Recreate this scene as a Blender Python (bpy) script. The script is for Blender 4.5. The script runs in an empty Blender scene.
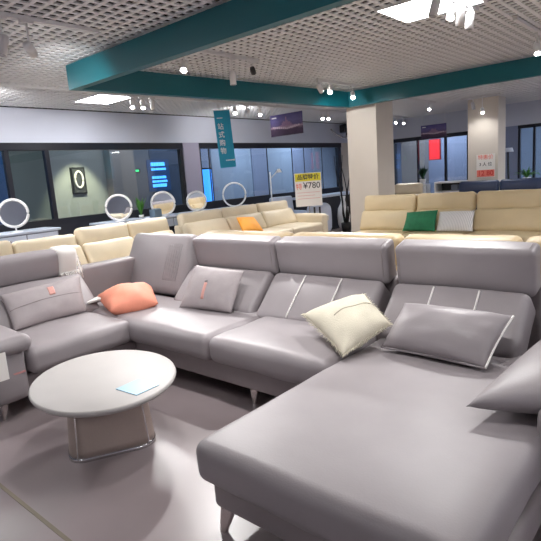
import bpy, bmesh, math, random
from mathutils import Vector, Matrix, noise
random.seed(7)
SC = bpy.context.scene
COL = SC.collection
R = math.radians

# ---------------------------------------------------------------- materials
def new_mat(name):
    m = bpy.data.materials.new(name); m.use_nodes = True
    nt = m.node_tree; b = nt.nodes['Principled BSDF']
    return m, nt, b
def lin(c):
    return tuple((x/12.92 if x <= .04045 else ((x+.055)/1.055)**2.4) for x in (v/255 for v in c))
def mat(name, rgb, rough=.5, metal=0., var=.0, vscale=6., bump=0., bscale=60., spec=.5, coat=0., sheen=0.):
    m, nt, b = new_mat(name)
    c = lin(rgb)
    b.inputs['Base Color'].default_value = (*c, 1)
    b.inputs['Roughness'].default_value = rough
    b.inputs['Metallic'].default_value = metal
    b.inputs['Specular IOR Level'].default_value = spec
    b.inputs['Coat Weight'].default_value = coat
    b.inputs['Coat Roughness'].default_value = .15
    b.inputs['Sheen Weight'].default_value = sheen
    tc = nt.nodes.new('ShaderNodeTexCoord')
    if var > 0:
        n = nt.nodes.new('ShaderNodeTexNoise'); n.inputs['Scale'].default_value = vscale; n.inputs['Detail'].default_value = 4
        nt.links.new(tc.outputs['Object'], n.inputs['Vector'])
        r = nt.nodes.new('ShaderNodeValToRGB')
        r.color_ramp.elements[0].position = .3; r.color_ramp.elements[1].position = .7
        r.color_ramp.elements[0].color = (*[x*(1-var) for x in c], 1)
        r.color_ramp.elements[1].color = (*[min(1, x*(1+var)) for x in c], 1)
        nt.links.new(n.outputs['Fac'], r.inputs['Fac']); nt.links.new(r.outputs['Color'], b.inputs['Base Color'])
    if bump > 0:
        n2 = nt.nodes.new('ShaderNodeTexNoise'); n2.inputs['Scale'].default_value = bscale; n2.inputs['Detail'].default_value = 3
        nt.links.new(tc.outputs['Object'], n2.inputs['Vector'])
        bp = nt.nodes.new('ShaderNodeBump'); bp.inputs['Strength'].default_value = bump; bp.inputs['Distance'].default_value = .01
        nt.links.new(n2.outputs['Fac'], bp.inputs['Height']); nt.links.new(bp.outputs['Normal'], b.inputs['Normal'])
    return m
def emit(name, rgb, strength):
    m, nt, b = new_mat(name)
    b.inputs['Base Color'].default_value = (*lin(rgb), 1)
    b.inputs['Emission Color'].default_value = (*lin(rgb), 1)
    b.inputs['Emission Strength'].default_value = strength
    return m
def glass_mat(name, tint, refl=.08):
    m, nt, b = new_mat(name)
    nt.nodes.remove(b)
    out = nt.nodes['Material Output']
    tr = nt.nodes.new('ShaderNodeBsdfTransparent'); tr.inputs['Color'].default_value = (*lin(tint), 1)
    gl = nt.nodes.new('ShaderNodeBsdfGlossy'); gl.inputs['Roughness'].default_value = .02
    fr = nt.nodes.new('ShaderNodeLayerWeight'); pw = nt.nodes.new('ShaderNodeMath'); pw.operation = 'POWER'; pw.inputs[1].default_value = 4
    ad = nt.nodes.new('ShaderNodeMath'); ad.operation = 'MULTIPLY_ADD'; ad.use_clamp = True; ad.inputs[1].default_value = .6; ad.inputs[2].default_value = refl
    mx = nt.nodes.new('ShaderNodeMixShader')
    nt.links.new(fr.outputs['Facing'], pw.inputs[0]); nt.links.new(pw.outputs['Value'], ad.inputs[0]); nt.links.new(ad.outputs['Value'], mx.inputs['Fac'])
    nt.links.new(tr.outputs['BSDF'], mx.inputs[1]); nt.links.new(gl.outputs['BSDF'], mx.inputs[2])
    nt.links.new(mx.outputs['Shader'], out.inputs['Surface'])
    return m
def stripes_mat(name, a, b_, scale, axis='X', rough=.8):
    m, nt, b = new_mat(name)
    tc = nt.nodes.new('ShaderNodeTexCoord'); w = nt.nodes.new('ShaderNodeTexWave'); w.bands_direction = axis
    w.inputs['Scale'].default_value = scale
    r = nt.nodes.new('ShaderNodeValToRGB'); r.color_ramp.elements[0].position = .25; r.color_ramp.elements[1].position = .5
    r.color_ramp.elements[0].color = (*lin(a), 1); r.color_ramp.elements[1].color = (*lin(b_), 1)
    nt.links.new(tc.outputs['Object'], w.inputs['Vector']); nt.links.new(w.outputs['Fac'], r.inputs['Fac'])
    nt.links.new(r.outputs['Color'], b.inputs['Base Color']); b.inputs['Roughness'].default_value = rough
    return m

M = {}
M['leather'] = mat('grey leather', (146, 139, 142), .46, var=.04, vscale=5, bump=.05, bscale=140, spec=.5)
M['leather_dark'] = mat('grey leather base', (139, 130, 132), .5, var=.05, vscale=5, bump=.1, bscale=140)
M['pillow_grey'] = mat('grey fabric', (160, 151, 153), .6, var=.05, vscale=14, bump=.25, bscale=220)
M['cream'] = mat('cream leather', (226, 212, 186), .45, var=.04, vscale=4, bump=.1, bscale=120)
M['tan'] = mat('tan cream leather', (214, 194, 156), .45, var=.04, vscale=4, bump=.1, bscale=120)
M['navy'] = mat('navy leather', (38, 52, 84), .4, var=.06, vscale=5, bump=.1, bscale=120)
M['pale'] = mat('pale fabric', (222, 218, 214), .7, var=.03)
M['orange'] = mat('coral fabric', (232, 146, 120), .6, var=.06, vscale=10, bump=.2, bscale=120)
M['amber'] = mat('amber fabric', (240, 160, 50), .7, var=.05, bump=.2)
M['green'] = mat('green fabric', (38, 122, 84), .75, var=.12, vscale=14, bump=.4, bscale=90)
M['ivory'] = mat('ivory fabric', (214, 207, 188), .8, var=.04, vscale=10, bump=.3, bscale=160)
M['ribbed'] = stripes_mat('ribbed white fabric', (204, 202, 206), (238, 236, 236), 14)
M['seamline'] = mat('dull thread', (176, 168, 150), .8)
M['white_pipe'] = mat('white piping', (244, 240, 238), .5)
M['pink'] = mat('pink leather', (206, 150, 140), .5)
M['pinktrim'] = mat('rose trim', (196, 140, 138), .4)
M['silver'] = mat('brushed silver', (206, 200, 198), .25, metal=1)
M['chrome'] = mat('chrome', (230, 230, 232), .08, metal=1)
M['black'] = mat('black', (18, 18, 22), .4)
M['frame'] = mat('charcoal frame', (26, 28, 38), .35)
M['dado'] = mat('dark dado', (34, 36, 46), .5)
M['wall'] = mat('grey lilac paint', (200, 204, 218), .8, var=.02, vscale=2)
M['pier'] = mat('lilac panel', (160, 156, 176), .7)
M['column'] = mat('warm white paint', (214, 206, 196), .8, var=.02, vscale=2)
M['slab'] = mat('dark plenum', (30, 28, 28), .9)
M['grid'] = mat('grey white grid', (232, 233, 236), .6)
M['teal'] = mat('teal panel', (12, 98, 110), .38, var=.03, vscale=1.5)
M['white'] = mat('white', (236, 236, 238), .4)
M['whitemetal'] = mat('white powder coat', (228, 228, 230), .4)
M['bluewhite'] = mat('pale blue lacquer', (200, 208, 226), .35)
M['greybody'] = mat('grey lacquer', (118, 124, 140), .4)
M['stone'] = mat('sintered stone top', (180, 176, 174), .5, var=.03, vscale=5, spec=.3)
M['drum'] = mat('beige saddle leather', (168, 152, 144), .38, var=.04, vscale=4, bump=.08)
M['mirror'] = mat('mirror', (232, 236, 240), .03, metal=1)
M['leaf'] = mat('leaf green', (70, 130, 48), .5, var=.25, vscale=20)
M['leafdark'] = mat('dark leaf', (36, 74, 50), .5, var=.25, vscale=20)
M['soil'] = mat('soil', (50, 38, 30), .9)
M['bark'] = mat('dark bark', (30, 24, 24), .7)
M['paper'] = mat('paper', (240, 236, 232), .6)
M['yellow'] = mat('yellow print', (228, 214, 60), .6)
M['red'] = mat('red print', (214, 60, 50), .6)
M['redsoft'] = mat('soft red print', (238, 130, 116), .6)
M['ink'] = mat('dark ink', (60, 58, 64), .6)
M['banner'] = mat('teal cloth', (34, 150, 186), .6)
M['lens_on'] = emit('lit lens', (255, 250, 240), 60)
M['lens_off'] = mat('unlit lens', (170, 172, 178), .2)
M['panel'] = emit('panel diffuser', (255, 255, 255), 19.5)
M['card'] = mat('glossy card', (146, 184, 208), .3)
M['bluelit'] = emit('blue lit screen', (60, 150, 255), 1.6)
M['bluetext'] = emit('blue lit letters', (80, 165, 255), 2.2)
M['redlit'] = emit('red lit sign', (255, 60, 66), 1.4)
M['greenlit'] = emit('green exit light', (80, 255, 150), 1.0)
M['glass'] = glass_mat('clear glass', (226, 234, 240), .05)
M['frost'] = mat('frosted blue glass', (150, 164, 186), .5)
M['corr_wall'] = mat('corridor grey', (150, 154, 156), .8, var=.03)
M['corr_dark'] = mat('corridor dark grey', (96, 100, 112), .7)
M['corr_beige'] = mat('corridor beige', (136, 130, 130), .7)
M['corr_blue'] = mat('corridor lilac blue', (136, 146, 174), .6)
M['bluewall'] = mat('blue panel', (44, 82, 130), .5)
M['pic'] = mat('picture field', (60, 62, 66), .6)

def floor_mat():
    m, nt, b = new_mat('polished cement floor')
    tc = nt.nodes.new('ShaderNodeTexCoord')
    n = nt.nodes.new('ShaderNodeTexNoise'); n.inputs['Scale'].default_value = 1.6; n.inputs['Detail'].default_value = 7
    r = nt.nodes.new('ShaderNodeValToRGB'); r.color_ramp.elements[0].position = .3; r.color_ramp.elements[1].position = .72
    r.color_ramp.elements[0].color = (*lin((138, 127, 129)), 1); r.color_ramp.elements[1].color = (*lin((150, 138, 140)), 1)
    nt.links.new(tc.outputs['Object'], n.inputs['Vector']); nt.links.new(n.outputs['Fac'], r.inputs['Fac'])
    nt.links.new(r.outputs['Color'], b.inputs['Base Color'])
    b.inputs['Roughness'].default_value = .33
    return m
M['floor'] = floor_mat()
def poster_mat():
    m, nt, b = new_mat('night city print')
    tc = nt.nodes.new('ShaderNodeTexCoord'); sp = nt.nodes.new('ShaderNodeSeparateXYZ')
    nt.links.new(tc.outputs['Generated'], sp.inputs['Vector'])
    r = nt.nodes.new('ShaderNodeValToRGB'); e = r.color_ramp.elements
    e[0].position = 0; e[0].color = (*lin((52, 38, 66)), 1); e[1].position = 1; e[1].color = (*lin((64, 60, 122)), 1)
    for p, c in ((.3, (78, 58, 84)), (.42, (176, 150, 170)), (.5, (92, 80, 124)), (.7, (104, 96, 152))):
        x = e.new(p); x.color = (*lin(c), 1)
    n = nt.nodes.new('ShaderNodeTexNoise'); n.inputs['Scale'].default_value = 5
    ma = nt.nodes.new('ShaderNodeMath'); ma.operation = 'MULTIPLY_ADD'; ma.inputs[1].default_value = .35; ma.inputs[2].default_value = -.17
    ad = nt.nodes.new('ShaderNodeMath'); ad.operation = 'ADD'
    nt.links.new(tc.outputs['Generated'], n.inputs['Vector']); nt.links.new(n.outputs['Fac'], ma.inputs[0])
    nt.links.new(sp.outputs['Z'], ad.inputs[0]); nt.links.new(ma.outputs['Value'], ad.inputs[1])
    nt.links.new(ad.outputs['Value'], r.inputs['Fac']); nt.links.new(r.outputs['Color'], b.inputs['Base Color'])
    b.inputs['Roughness'].default_value = .4
    return m
M['poster'] = poster_mat()

# ---------------------------------------------------------------- object helpers
INV = {}
def thing(name, label, cat, loc=(0, 0, 0), rz=0., group=None):
    o = bpy.data.objects.new(name, None); COL.objects.link(o)
    o.empty_display_size = .1
    o.location = loc; o.rotation_euler = (0, 0, rz)
    o['label'] = label; o['category'] = cat
    if group: o['group'] = group
    INV[o.name] = (Matrix.Translation(Vector(loc)) @ Matrix.Rotation(rz, 4, 'Z')).inverted()
    return o
def tag(o, label, cat, group=None):
    o['label'] = label; o['category'] = cat
    if group: o['group'] = group
    return o
def obj(name, bm, m, parent=None, world=False, smooth=True, label=None):
    """one mesh object; world=True: vertices given in world coordinates although it has a parent"""
    bmesh.ops.recalc_face_normals(bm, faces=bm.faces[:])
    me = bpy.data.meshes.new(name); bm.to_mesh(me); bm.free()
    me.materials.append(m)
    if smooth:
        for p in me.polygons: p.use_smooth = True
    o = bpy.data.objects.new(name, me); COL.objects.link(o)
    if parent:
        o.parent = parent
        if world:
            inv = INV.get(parent.name) or INV.get('part:'+parent.name) or Matrix()
            me.transform(inv)
        INV['part:'+o.name] = INV.get(parent.name) or INV.get('part:'+parent.name) or Matrix()
    if label: o['label'] = label
    return o
def center_origin(o):
    """move a parentless mesh's origin to the middle of its underside"""
    vs = [v.co for v in o.data.vertices]
    c = Vector(((min(v.x for v in vs)+max(v.x for v in vs))/2, (min(v.y for v in vs)+max(v.y for v in vs))/2, min(v.z for v in vs)))
    o.data.transform(Matrix.Translation(-c)); o.location = c
    INV[o.name] = Matrix.Translation(-c)
    return o
def struct(name, bm, m, parent=None, smooth=False):
    o = obj(name, bm, m, parent, smooth=smooth); o['kind'] = 'structure'; return o

def box(bm, x0, x1, y0, y1, z0, z1, Mx=None):
    vs = [bm.verts.new((x, y, z)) for z in (z0, z1) for y in (y0, y1) for x in (x0, x1)]
    if Mx is not None:
        for v in vs: v.co = Mx @ v.co
    for f in ((0, 2, 3, 1), (4, 5, 7, 6), (0, 1, 5, 4), (2, 6, 7, 3), (0, 4, 6, 2), (1, 3, 7, 5)):
        bm.faces.new([vs[i] for i in f])
def boxm(*a, Mx=None):
    bm = bmesh.new(); box(bm, *a, Mx=Mx); return bm
def axis_samples(h, r, n):
    e = [h, h-r*.12, h-r*.35, h-r*.65, h-r]
    inner = [(-(h-r) + 2*(h-r)*i/n) for i in range(n+1)]
    return [-x for x in e[:-1]] + inner + e[:-1][::-1]
def rbox(bm, c, s, r=.05, puff=(0, 0, 0), n=8, Mx=None, wr=0., seed=0, fn=None):
    """soft cushion: rounded box of size s round c, faces puffed out, light wrinkles, optional shaping fn"""
    h = [x/2 for x in s]; r = min(r, *[x*.98 for x in h])
    ax = [axis_samples(h[i], r, n if h[i] > .08 else 3) for i in range(3)]
    T = Matrix.Translation(Vector(c)) @ (Mx if Mx is not None else Matrix())
    cache = {}
    def vert(i, j, k):
        key = (i, j, k)
        if key in cache: return cache[key]
        p = Vector((ax[0][i], ax[1][j], ax[2][k]))
        q = Vector([max(-(h[a]-r), min(h[a]-r, p[a])) for a in range(3)])
        d = p-q
        if d.length > 1e-9: p = q + d.normalized()*r
        u = [p[a]/h[a] for a in range(3)]
        w = [max(0, 1-x*x) for x in u]
        p = p + Vector((puff[0]*u[0]*w[1]*w[2], puff[1]*u[1]*w[0]*w[2], puff[2]*u[2]*w[0]*w[1]))
        if wr:
            p += wr*Vector((noise.noise(p*5+Vector((seed, 0, 0))), noise.noise(p*5+Vector((0, seed, 3))), noise.noise(p*6+Vector((7, 0, seed)))))
        if fn: p = fn(p, u)
        cache[key] = bm.verts.new(T @ p); return cache[key]
    N = [len(a)-1 for a in ax]
    for a in range(3):
        b_, c_ = [(1, 2), (2, 0), (0, 1)][a]
        for side in (0, N[a]):
            for i in range(N[b_]):
                for j in range(N[c_]):
                    q = []
                    for di, dj in ((0, 0), (1, 0), (1, 1), (0, 1)):
                        idx = [0, 0, 0]; idx[a] = side; idx[b_] = i+di; idx[c_] = j+dj
                        q.append(vert(*idx))
                    if side == 0: q.reverse()
                    try: bm.faces.new(q)
                    except ValueError: pass
def rboxm(*a, **k):
    bm = bmesh.new(); rbox(bm, *a, **k); return bm
def tube(bm, pts, r, seg=8, closed=False, r_end=None):
    pts = [Vector(p) for p in pts]; n = len(pts); rings = []
    for i, p in enumerate(pts):
        if closed: t = pts[(i+1) % n]-pts[i-1]
        else: t = pts[min(i+1, n-1)]-pts[max(i-1, 0)]
        t.normalize()
        a = t.cross(Vector((0, 0, 1)))
        if a.length < 1e-3: a = t.cross(Vector((0, 1, 0)))
        a.normalize(); b = t.cross(a)
        rr = r if r_end is None else r+(r_end-r)*i/(n-1)
        rings.append([bm.verts.new(p+rr*(math.cos(2*math.pi*k/seg)*a+math.sin(2*math.pi*k/seg)*b)) for k in range(seg)])
    for i in range(n if closed else n-1):
        A, B = rings[i], rings[(i+1) % n]
        for k in range(seg): bm.faces.new((A[k], A[(k+1) % seg], B[(k+1) % seg], B[k]))
    if not closed:
        bm.faces.new(rings[0][::-1]); bm.faces.new(rings[-1])
def tubem(*a, **k):
    bm = bmesh.new(); tube(bm, *a, **k); return bm
def lathe(bm, prof, c=(0, 0, 0), seg=32, Mx=None, sx=1., sy=1.):
    """prof: list of (radius, z)"""
    T = Matrix.Translation(Vector(c)) @ (Mx if Mx is not None else Matrix())
    rings = []
    for r, z in prof:
        if r < 1e-6: rings.append([bm.verts.new(T @ Vector((0, 0, z)))])
        else: rings.append([bm.verts.new(T @ Vector((r*sx*math.cos(2*math.pi*k/seg), r*sy*math.sin(2*math.pi*k/seg), z))) for k in range(seg)])
    for A, B in zip(rings, rings[1:]):
        for k in range(seg):
            a0, a1 = A[k % len(A)], A[(k+1) % len(A)]; b0, b1 = B[k % len(B)], B[(k+1) % len(B)]
            vs = []
            for v in (a0, a1, b1, b0):
                if v not in vs: vs.append(v)
            if len(vs) > 2: bm.faces.new(vs)
    if len(rings[0]) > 1: bm.faces.new(rings[0][::-1])
    if len(rings[-1]) > 1: bm.faces.new(rings[-1])
def lathem(*a, **k):
    bm = bmesh.new(); lathe(bm, *a, **k); return bm
def rotx(a): return Matrix.Rotation(R(a), 4, 'X')
def roty(a): return Matrix.Rotation(R(a), 4, 'Y')
def rotz(a): return Matrix.Rotation(R(a), 4, 'Z')
def aim(loc, tgt):
    """matrix that sends -Z towards tgt"""
    d = (Vector(tgt)-Vector(loc)).normalized()
    return Matrix.Translation(Vector(loc)) @ d.to_track_quat('-Z', 'Y').to_matrix().to_4x4()
def text_mesh(body, size, Mx, depth=.002, bold=0.):
    cu = bpy.data.curves.new('text', 'FONT'); cu.body = body; cu.size = size; cu.extrude = depth; cu.offset = bold
    cu.align_x = 'CENTER'; cu.align_y = 'CENTER'; cu.resolution_u = 3
    o = bpy.data.objects.new('text', cu); COL.objects.link(o)
    bpy.context.view_layer.update()
    me = bpy.data.meshes.new_from_object(o.evaluated_get(bpy.context.evaluated_depsgraph_get()))
    bm = bmesh.new(); bm.from_mesh(me); bm.transform(Mx)
    bpy.data.objects.remove(o); bpy.data.curves.remove(cu); bpy.data.meshes.remove(me)
    return bm

# ---------------------------------------------------------------- setting
XW, YB = -8.3, 14.0          # window wall, back wall
X1, Y0 = 4.5, -5.0           # the two walls behind the viewer
struct('floor', boxm(-13, X1+.2, Y0-.2, 17, -.1, 0), M['floor'])
struct('ceiling', boxm(-13, X1+.2, Y0-.2, 17, 3.2, 3.3), M['slab'])
bm = bmesh.new()
x = XW+.05
while x < X1:
    box(bm, x-.017, x+.017, Y0, YB, 2.79, 2.803); x += .1
y = Y0+.05
while y < YB:
    box(bm, XW, X1, y-.017, y+.017, 2.7905, 2.8025); y += .1
struct('ceiling_grid', bm, M['grid'])
bm = bmesh.new()
box(bm, XW-.15, XW, Y0, 17, 2.25, 3.2); struct('wall_left', bm, M['wall'])
bm = bmesh.new()
box(bm, XW-.15, XW, Y0, 12.8, 0, .92); struct('wall_left_dado', bm, M['dado'])
bm = bmesh.new(); box(bm, XW-.15, XW+.02, 6.98, 7.40, .92, 2.25); struct('wall_left_pier', bm, M['pier'])
bm = bmesh.new(); box(bm, XW-.15, XW, 12.82, YB, 0, 2.25); struct('wall_left_end', bm, M['column'])
bm = bmesh.new(); box(bm, XW-.15, XW, Y0, 2.0, .92, 2.25); struct('wall_left_near', bm, M['pier'])
struct('wall_back', boxm(XW, X1, YB, YB+.15, 2.25, 3.2), M['wall'])
struct('wall_right', boxm(X1, X1+.15, Y0, YB, 0, 3.2), M['wall'])
struct('wall_front', boxm(XW, X1, Y0-.15, Y0, 0, 3.2), M['wall'])
struct('trim_1', boxm(XW-.02, XW+.02, Y0, YB, 2.775, 2.80), M['frame'])
struct('trim_2', boxm(-6, X1, .832, .850, 0, .0015), mat('floor joint', (122, 112, 96), .5))
# pillars
struct('pillar_1', boxm(-5.08, -4.50, 8.06, 8.66, 0, 3.2), M['column'])
struct('pillar_2', boxm(-4.36, -3.71, 11.9, 12.4, 0, 3.2), M['column'])

# windows in the left wall: frame bars and panes
def window(name, axis, p, a0, a1, z0, z1, posts, pt=.05, hd=.12):
    f = bmesh.new(); g = bmesh.new()
    def bar(u0, u1, zz0, zz1, d=.05, off=0):
        if axis == 'X': box(f, p-d+off, p+d+off, u0, u1, zz0, zz1)
        else: box(f, u0, u1, p-d, p+d, zz0, zz1)
    bar(a0, a1, z1-hd, z1); bar(a0, a1, z0, z0+.1)
    for i, (q, w) in enumerate(posts): bar(q-w/2, q+w/2, z0+.1, z1-hd, .045 if w > .03 else .009)
    o = struct(name, f, M['frame'])
    edges = [q for q, w in posts]
    for u0, u1 in zip(edges, edges[1:]):
        gb = bmesh.new()
        if axis == 'X': box(gb, p-.006, p+.006, u0+.02, u1-.02, z0+.09, z1-hd+.01)
        else: box(gb, u0+.02, u1-.02, p-.006, p+.006, z0+.09, z1-hd+.01)
        obj('glass', gb, M['glass'], o, smooth=False)
    return o
window('window_1', 'X', XW-.05, 2.0, 6.98, .92, 2.25, [(2.03, .05), (3.50, .07), (4.14, .07), (6.94, .07)])
window('window_2', 'X', XW-.05, 7.40, 12.82, .92, 2.25, [(7.43, .05), (7.72, .02), (9.61, .012), (10.58, .012), (11.09, .012), (11.9, .012), (12.72, .16)])
window('window_3', 'Y', YB+.05, -7.9, -5.1, 0, 2.25, [(-7.87, .06), (-7.30, .05), (-6.55, .04), (-5.75, .05), (-5.13, .06)], hd=.1)
struct('wall_back_end', boxm(XW, -7.9, YB, YB+.15, 0, 2.25), M['column'])
struct('wall_back_panel', boxm(-5.1, -3.9, YB, YB+.15, 0, 2.25), M['corr_blue'])
window('window_4', 'Y', YB+.05, -3.9, 2.0, 0, 2.25, [(-3.87, .05), (-3.53, .05), (-2.6, .05), (-1.5, .05), (1.97, .05)], hd=.08)
struct('wall_back_side', boxm(2.0, X1, YB, YB+.15, 0, 2.25), M['wall'])

# corridor beyond the window wall
XC = -10.4
struct('wall_corridor', boxm(XC-.1, XC, -1, 17, 0, 3.2), M['corr_wall'])
struct('wall_corridor_end', boxm(-13, XW, 17, 17.1, 0, 3.2), M['corr_dark'])
struct('wall_corridor_start', boxm(-13, XW, -1.1, -1, 0, 3.2), M['corr_dark'])
struct('wall_corridor_panel_1', boxm(XC, XC+.06, 2.6, 4.38, 0, 2.7), M['bluewall'])
struct('wall_corridor_panel_2', boxm(XC, XC+.05, 4.40, 5.10, 0, 2.7), mat('grey green panel', (100, 108, 106), .7))
struct('wall_corridor_panel_3', boxm(XC, XC+.25, 6.46, 7.08, 0, 2.8), M['corr_beige'])
struct('wall_corridor_panel_4', boxm(XC, XC+.04, 7.1, 7.65, 0, 2.8), M['corr_dark'])
struct('wall_corridor_panel_5', boxm(XC, XC+.04, 7.66, 8.9, 0, 2.8), mat('slate blue panel', (64, 76, 98), .5))
for k, (a, b) in enumerate(((8.95, 9.6), (9.65, 11.2), (11.25, 11.9), (11.95, 13.1), (13.15, 14.2), (14.25, 15.9))):
    struct('wall_corridor_panel_%d' % (6+k), boxm(XC, XC+.05, a, b, 0, 2.8), (M['corr_blue'], M['frost'])[k % 2])
# shop beyond the back wall
struct('wall_beyond', boxm(XW, X1, 16.2, 16.3, 0, 3.2), M['corr_blue'])
struct('wall_beyond_panel_1', boxm(-8.0, -7.2, 15.9, 16.2, 0, 2.8), M['corr_beige'])
struct('wall_beyond_panel_2', boxm(-4.4, 1.5, 15.9, 16.2, 0, 2.8), M['frost'])

# framed picture and lit signs in the corridor
p = thing('framed_picture', 'dark framed picture with a pale ring on the lit wall beyond the window', 'picture', (XC, 5.78, 1.38))
obj('frame', boxm(XC, XC+.04, 5.62, 5.94, 1.38, 1.94), M['black'], p, True, False)
obj('print', boxm(XC+.04, XC+.045, 5.65, 5.91, 1.41, 1.91), M['pic'], p, True, False)
obj('ring_motif', tubem([(XC+.05, 5.78+.09*math.cos(a), 1.68+.17*math.sin(a)) for a in [2*math.pi*i/24 for i in range(24)]], .022, 6, True), M['paper'], p, True)
p = thing('lit_sign', 'blue glowing sign of stacked letters seen through the dark window', 'sign', (XC+.05, 7.9, 1.35))
obj('sign_board', boxm(XC+.04, XC+.06, 7.55, 8.2, 1.30, 2.05), M['bluewall'], p, True, False)
for zz, hh in ((1.90, .085), (1.80, .05), (1.60, .06), (1.51, .05), (1.40, .075)):
    yy = 7.66; bm = bmesh.new()
    while yy < 8.06:
        w = random.choice((.05, .07, .04)); box(bm, XC+.06, XC+.075, yy, yy+w, zz, zz+hh); yy += w+.014
    obj('text_line', bm, M['bluetext'], p, True, False)
p = thing('exit_light', 'small green light on the dark corridor wall', 'light', (XC+.05, 7.2, 1.78))
obj('housing', boxm(XC+.04, XC+.07, 7.10, 7.34, 1.765, 1.855), M['black'], p, True, False)
obj('lit_face', boxm(XC+.07, XC+.075, 7.14, 7.30, 1.785, 1.835), M['greenlit'], p, True, False)
p = thing('lit_display', 'tall bright blue display beyond the window beside the lilac pier', 'display', (XC+.06, 9.35, .9))
obj('casing', boxm(XC+.05, XC+.09, 9.08, 9.60, .85, 1.80), M['frame'], p, True, False)
obj('screen', boxm(XC+.09, XC+.10, 9.12, 9.56, .9, 1.76), M['bluelit'], p, True, False)
p = thing('lit_sign', 'red glowing sign hanging behind the far glass wall', 'sign', (-6.25, 14.5, 1.6))
obj('sign_box', boxm(-6.42, -6.08, 14.47, 14.53, 1.58, 2.16), M['red'], p, True, False)
obj('lit_face', boxm(-6.40, -6.10, 14.462, 14.47, 1.60, 2.14), M['redlit'], p, True, False)

# ---------------------------------------------------------------- teal hanging frame
fr = thing('ceiling_fascia', 'long teal rectangular frame hung under the grid ceiling', 'ceiling frame', (-1.8, 5.4, 2.49))
A, B_, C_, D_ = Vector((-5.33, 3.0)), Vector((-4.95, 7.80)), Vector((1.6, 7.80)), Vector((1.6, 3.0))
def beam(p, q, inn):
    d = (q-p).normalized(); n = Vector((-d.y, d.x))
    if n.dot(inn-p) < 0: n = -n
    bm = bmesh.new()
    pts = [p, q, q+n*.09, p+n*.09]
    lo = [bm.verts.new((v.x, v.y, 2.51)) for v in pts]; hi = [bm.verts.new((v.x, v.y, 2.76)) for v in pts]
    bm.faces.new(lo[::-1]); bm.faces.new(hi)
    for i in range(4): bm.faces.new((lo[i], lo[(i+1) % 4], hi[(i+1) % 4], hi[i]))
    return bm
mid = Vector((-1.8, 5.4))
obj('beam', beam(A, D_, mid), M['teal'], fr, True, False)
obj('beam', beam(A+Vector((.01, .091)), B_+Vector((0, -.001)), mid), M['teal'], fr, True, False)
obj('beam', beam(B_+Vector((.0, .09)), C_+Vector((0, .09)), mid), M['teal'], fr, True, False)
obj('beam', beam(D_+Vector((0, .091)), C_+Vector((0, -.001)), mid), M['teal'], fr, True, False)
for q in ((-5.2, 3.3), (-4.9, 7.6), (1.5, 7.6), (1.5, 3.3)):
    obj('hanger', tubem([(q[0], q[1], 2.74), (q[0], q[1], 2.82)], .006, 6), M['whitemetal'], fr, True)

# ---------------------------------------------------------------- ceiling lights
def panel(xc, yc, label, sx=.7, sy=.56):
    t = thing('ceiling_panel_light', label, 'ceiling light', (xc, yc, 2.775))
    bm = bmesh.new()
    hx, hy = sx/2, sy/2
    for a in ((-hx-.02, hx+.02, -hy-.02, -hy), (-hx-.02, hx+.02, hy, hy+.02), (-hx-.02, -hx, -hy, hy), (hx, hx+.02, -hy, hy)):
        box(bm, xc+a[0], xc+a[1], yc+a[2], yc+a[3], 2.775, 2.80)
    obj('frame', bm, M['whitemetal'], t, True, False)
    obj('diffuser', boxm(xc-hx, xc+hx, yc-hy, yc+hy, 2.779, 2.798), M['panel'], t, True, False)
    return t
panel(-7.15, 4.57, 'square lit ceiling panel close to the window wall above the vanities')
panel(-1.98, 4.54, 'large lit ceiling panel inside the teal frame beside the spotlight cluster')
for q in ((.6, 4.5), (-5.2, .6), (-7.1, .4), (.6, 8.6), (3, 3), (-2, -2.6), (.6, 11.5), (-1.0, 12.7), (-.8, 10.2), (-7.3, 2.1), (3, 6), (3, 0)):  # panels out of view, added as ambient fill
    panel(q[0], q[1], 'added fill light panel outside the view over the showroom', .9, .6)['group'] = 'added fill panels over the rest of the showroom'

def rail(x0, y0, x1, y1, label):
    d = Vector((x1-x0, y1-y0)); L = d.length; a = math.atan2(d.y, d.x)
    o = obj('track_rail', boxm(-L/2, L/2, -.017, .017, 0, .03), M['whitemetal'], smooth=False)
    o.location = ((x0+x1)/2, (y0+y1)/2, 2.757); o.rotation_euler = (0, 0, a)
    return tag(o, label, 'light track')
rail(-4.1, .6, -4.1, 2.65, 'white light track on the grid ceiling outside the teal frame')
rail(-4.15, 3.5, -4.15, 4.75, 'white light track inside the teal frame near its corner')
rail(-1.75, 3.9, -1.75, 5.0, 'white light track beside the large lit ceiling panel')
rail(-1.6, 5.6, -1.6, 6.7, 'white light track inside the teal frame beyond the spotlight cluster')
rail(-4.5, 6.4, -4.5, 7.6, 'white light track inside the teal frame before the first pillar')
rail(-6.62, 2.4, -6.62, 13.6, 'long light track running along the window wall')
rail(-4.3, 11.35, -3.5, 11.35, 'short light track before the far pillar')
rail(-4.8, 9.4, -4.8, 11.2, 'light track between the two pillars')

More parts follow.
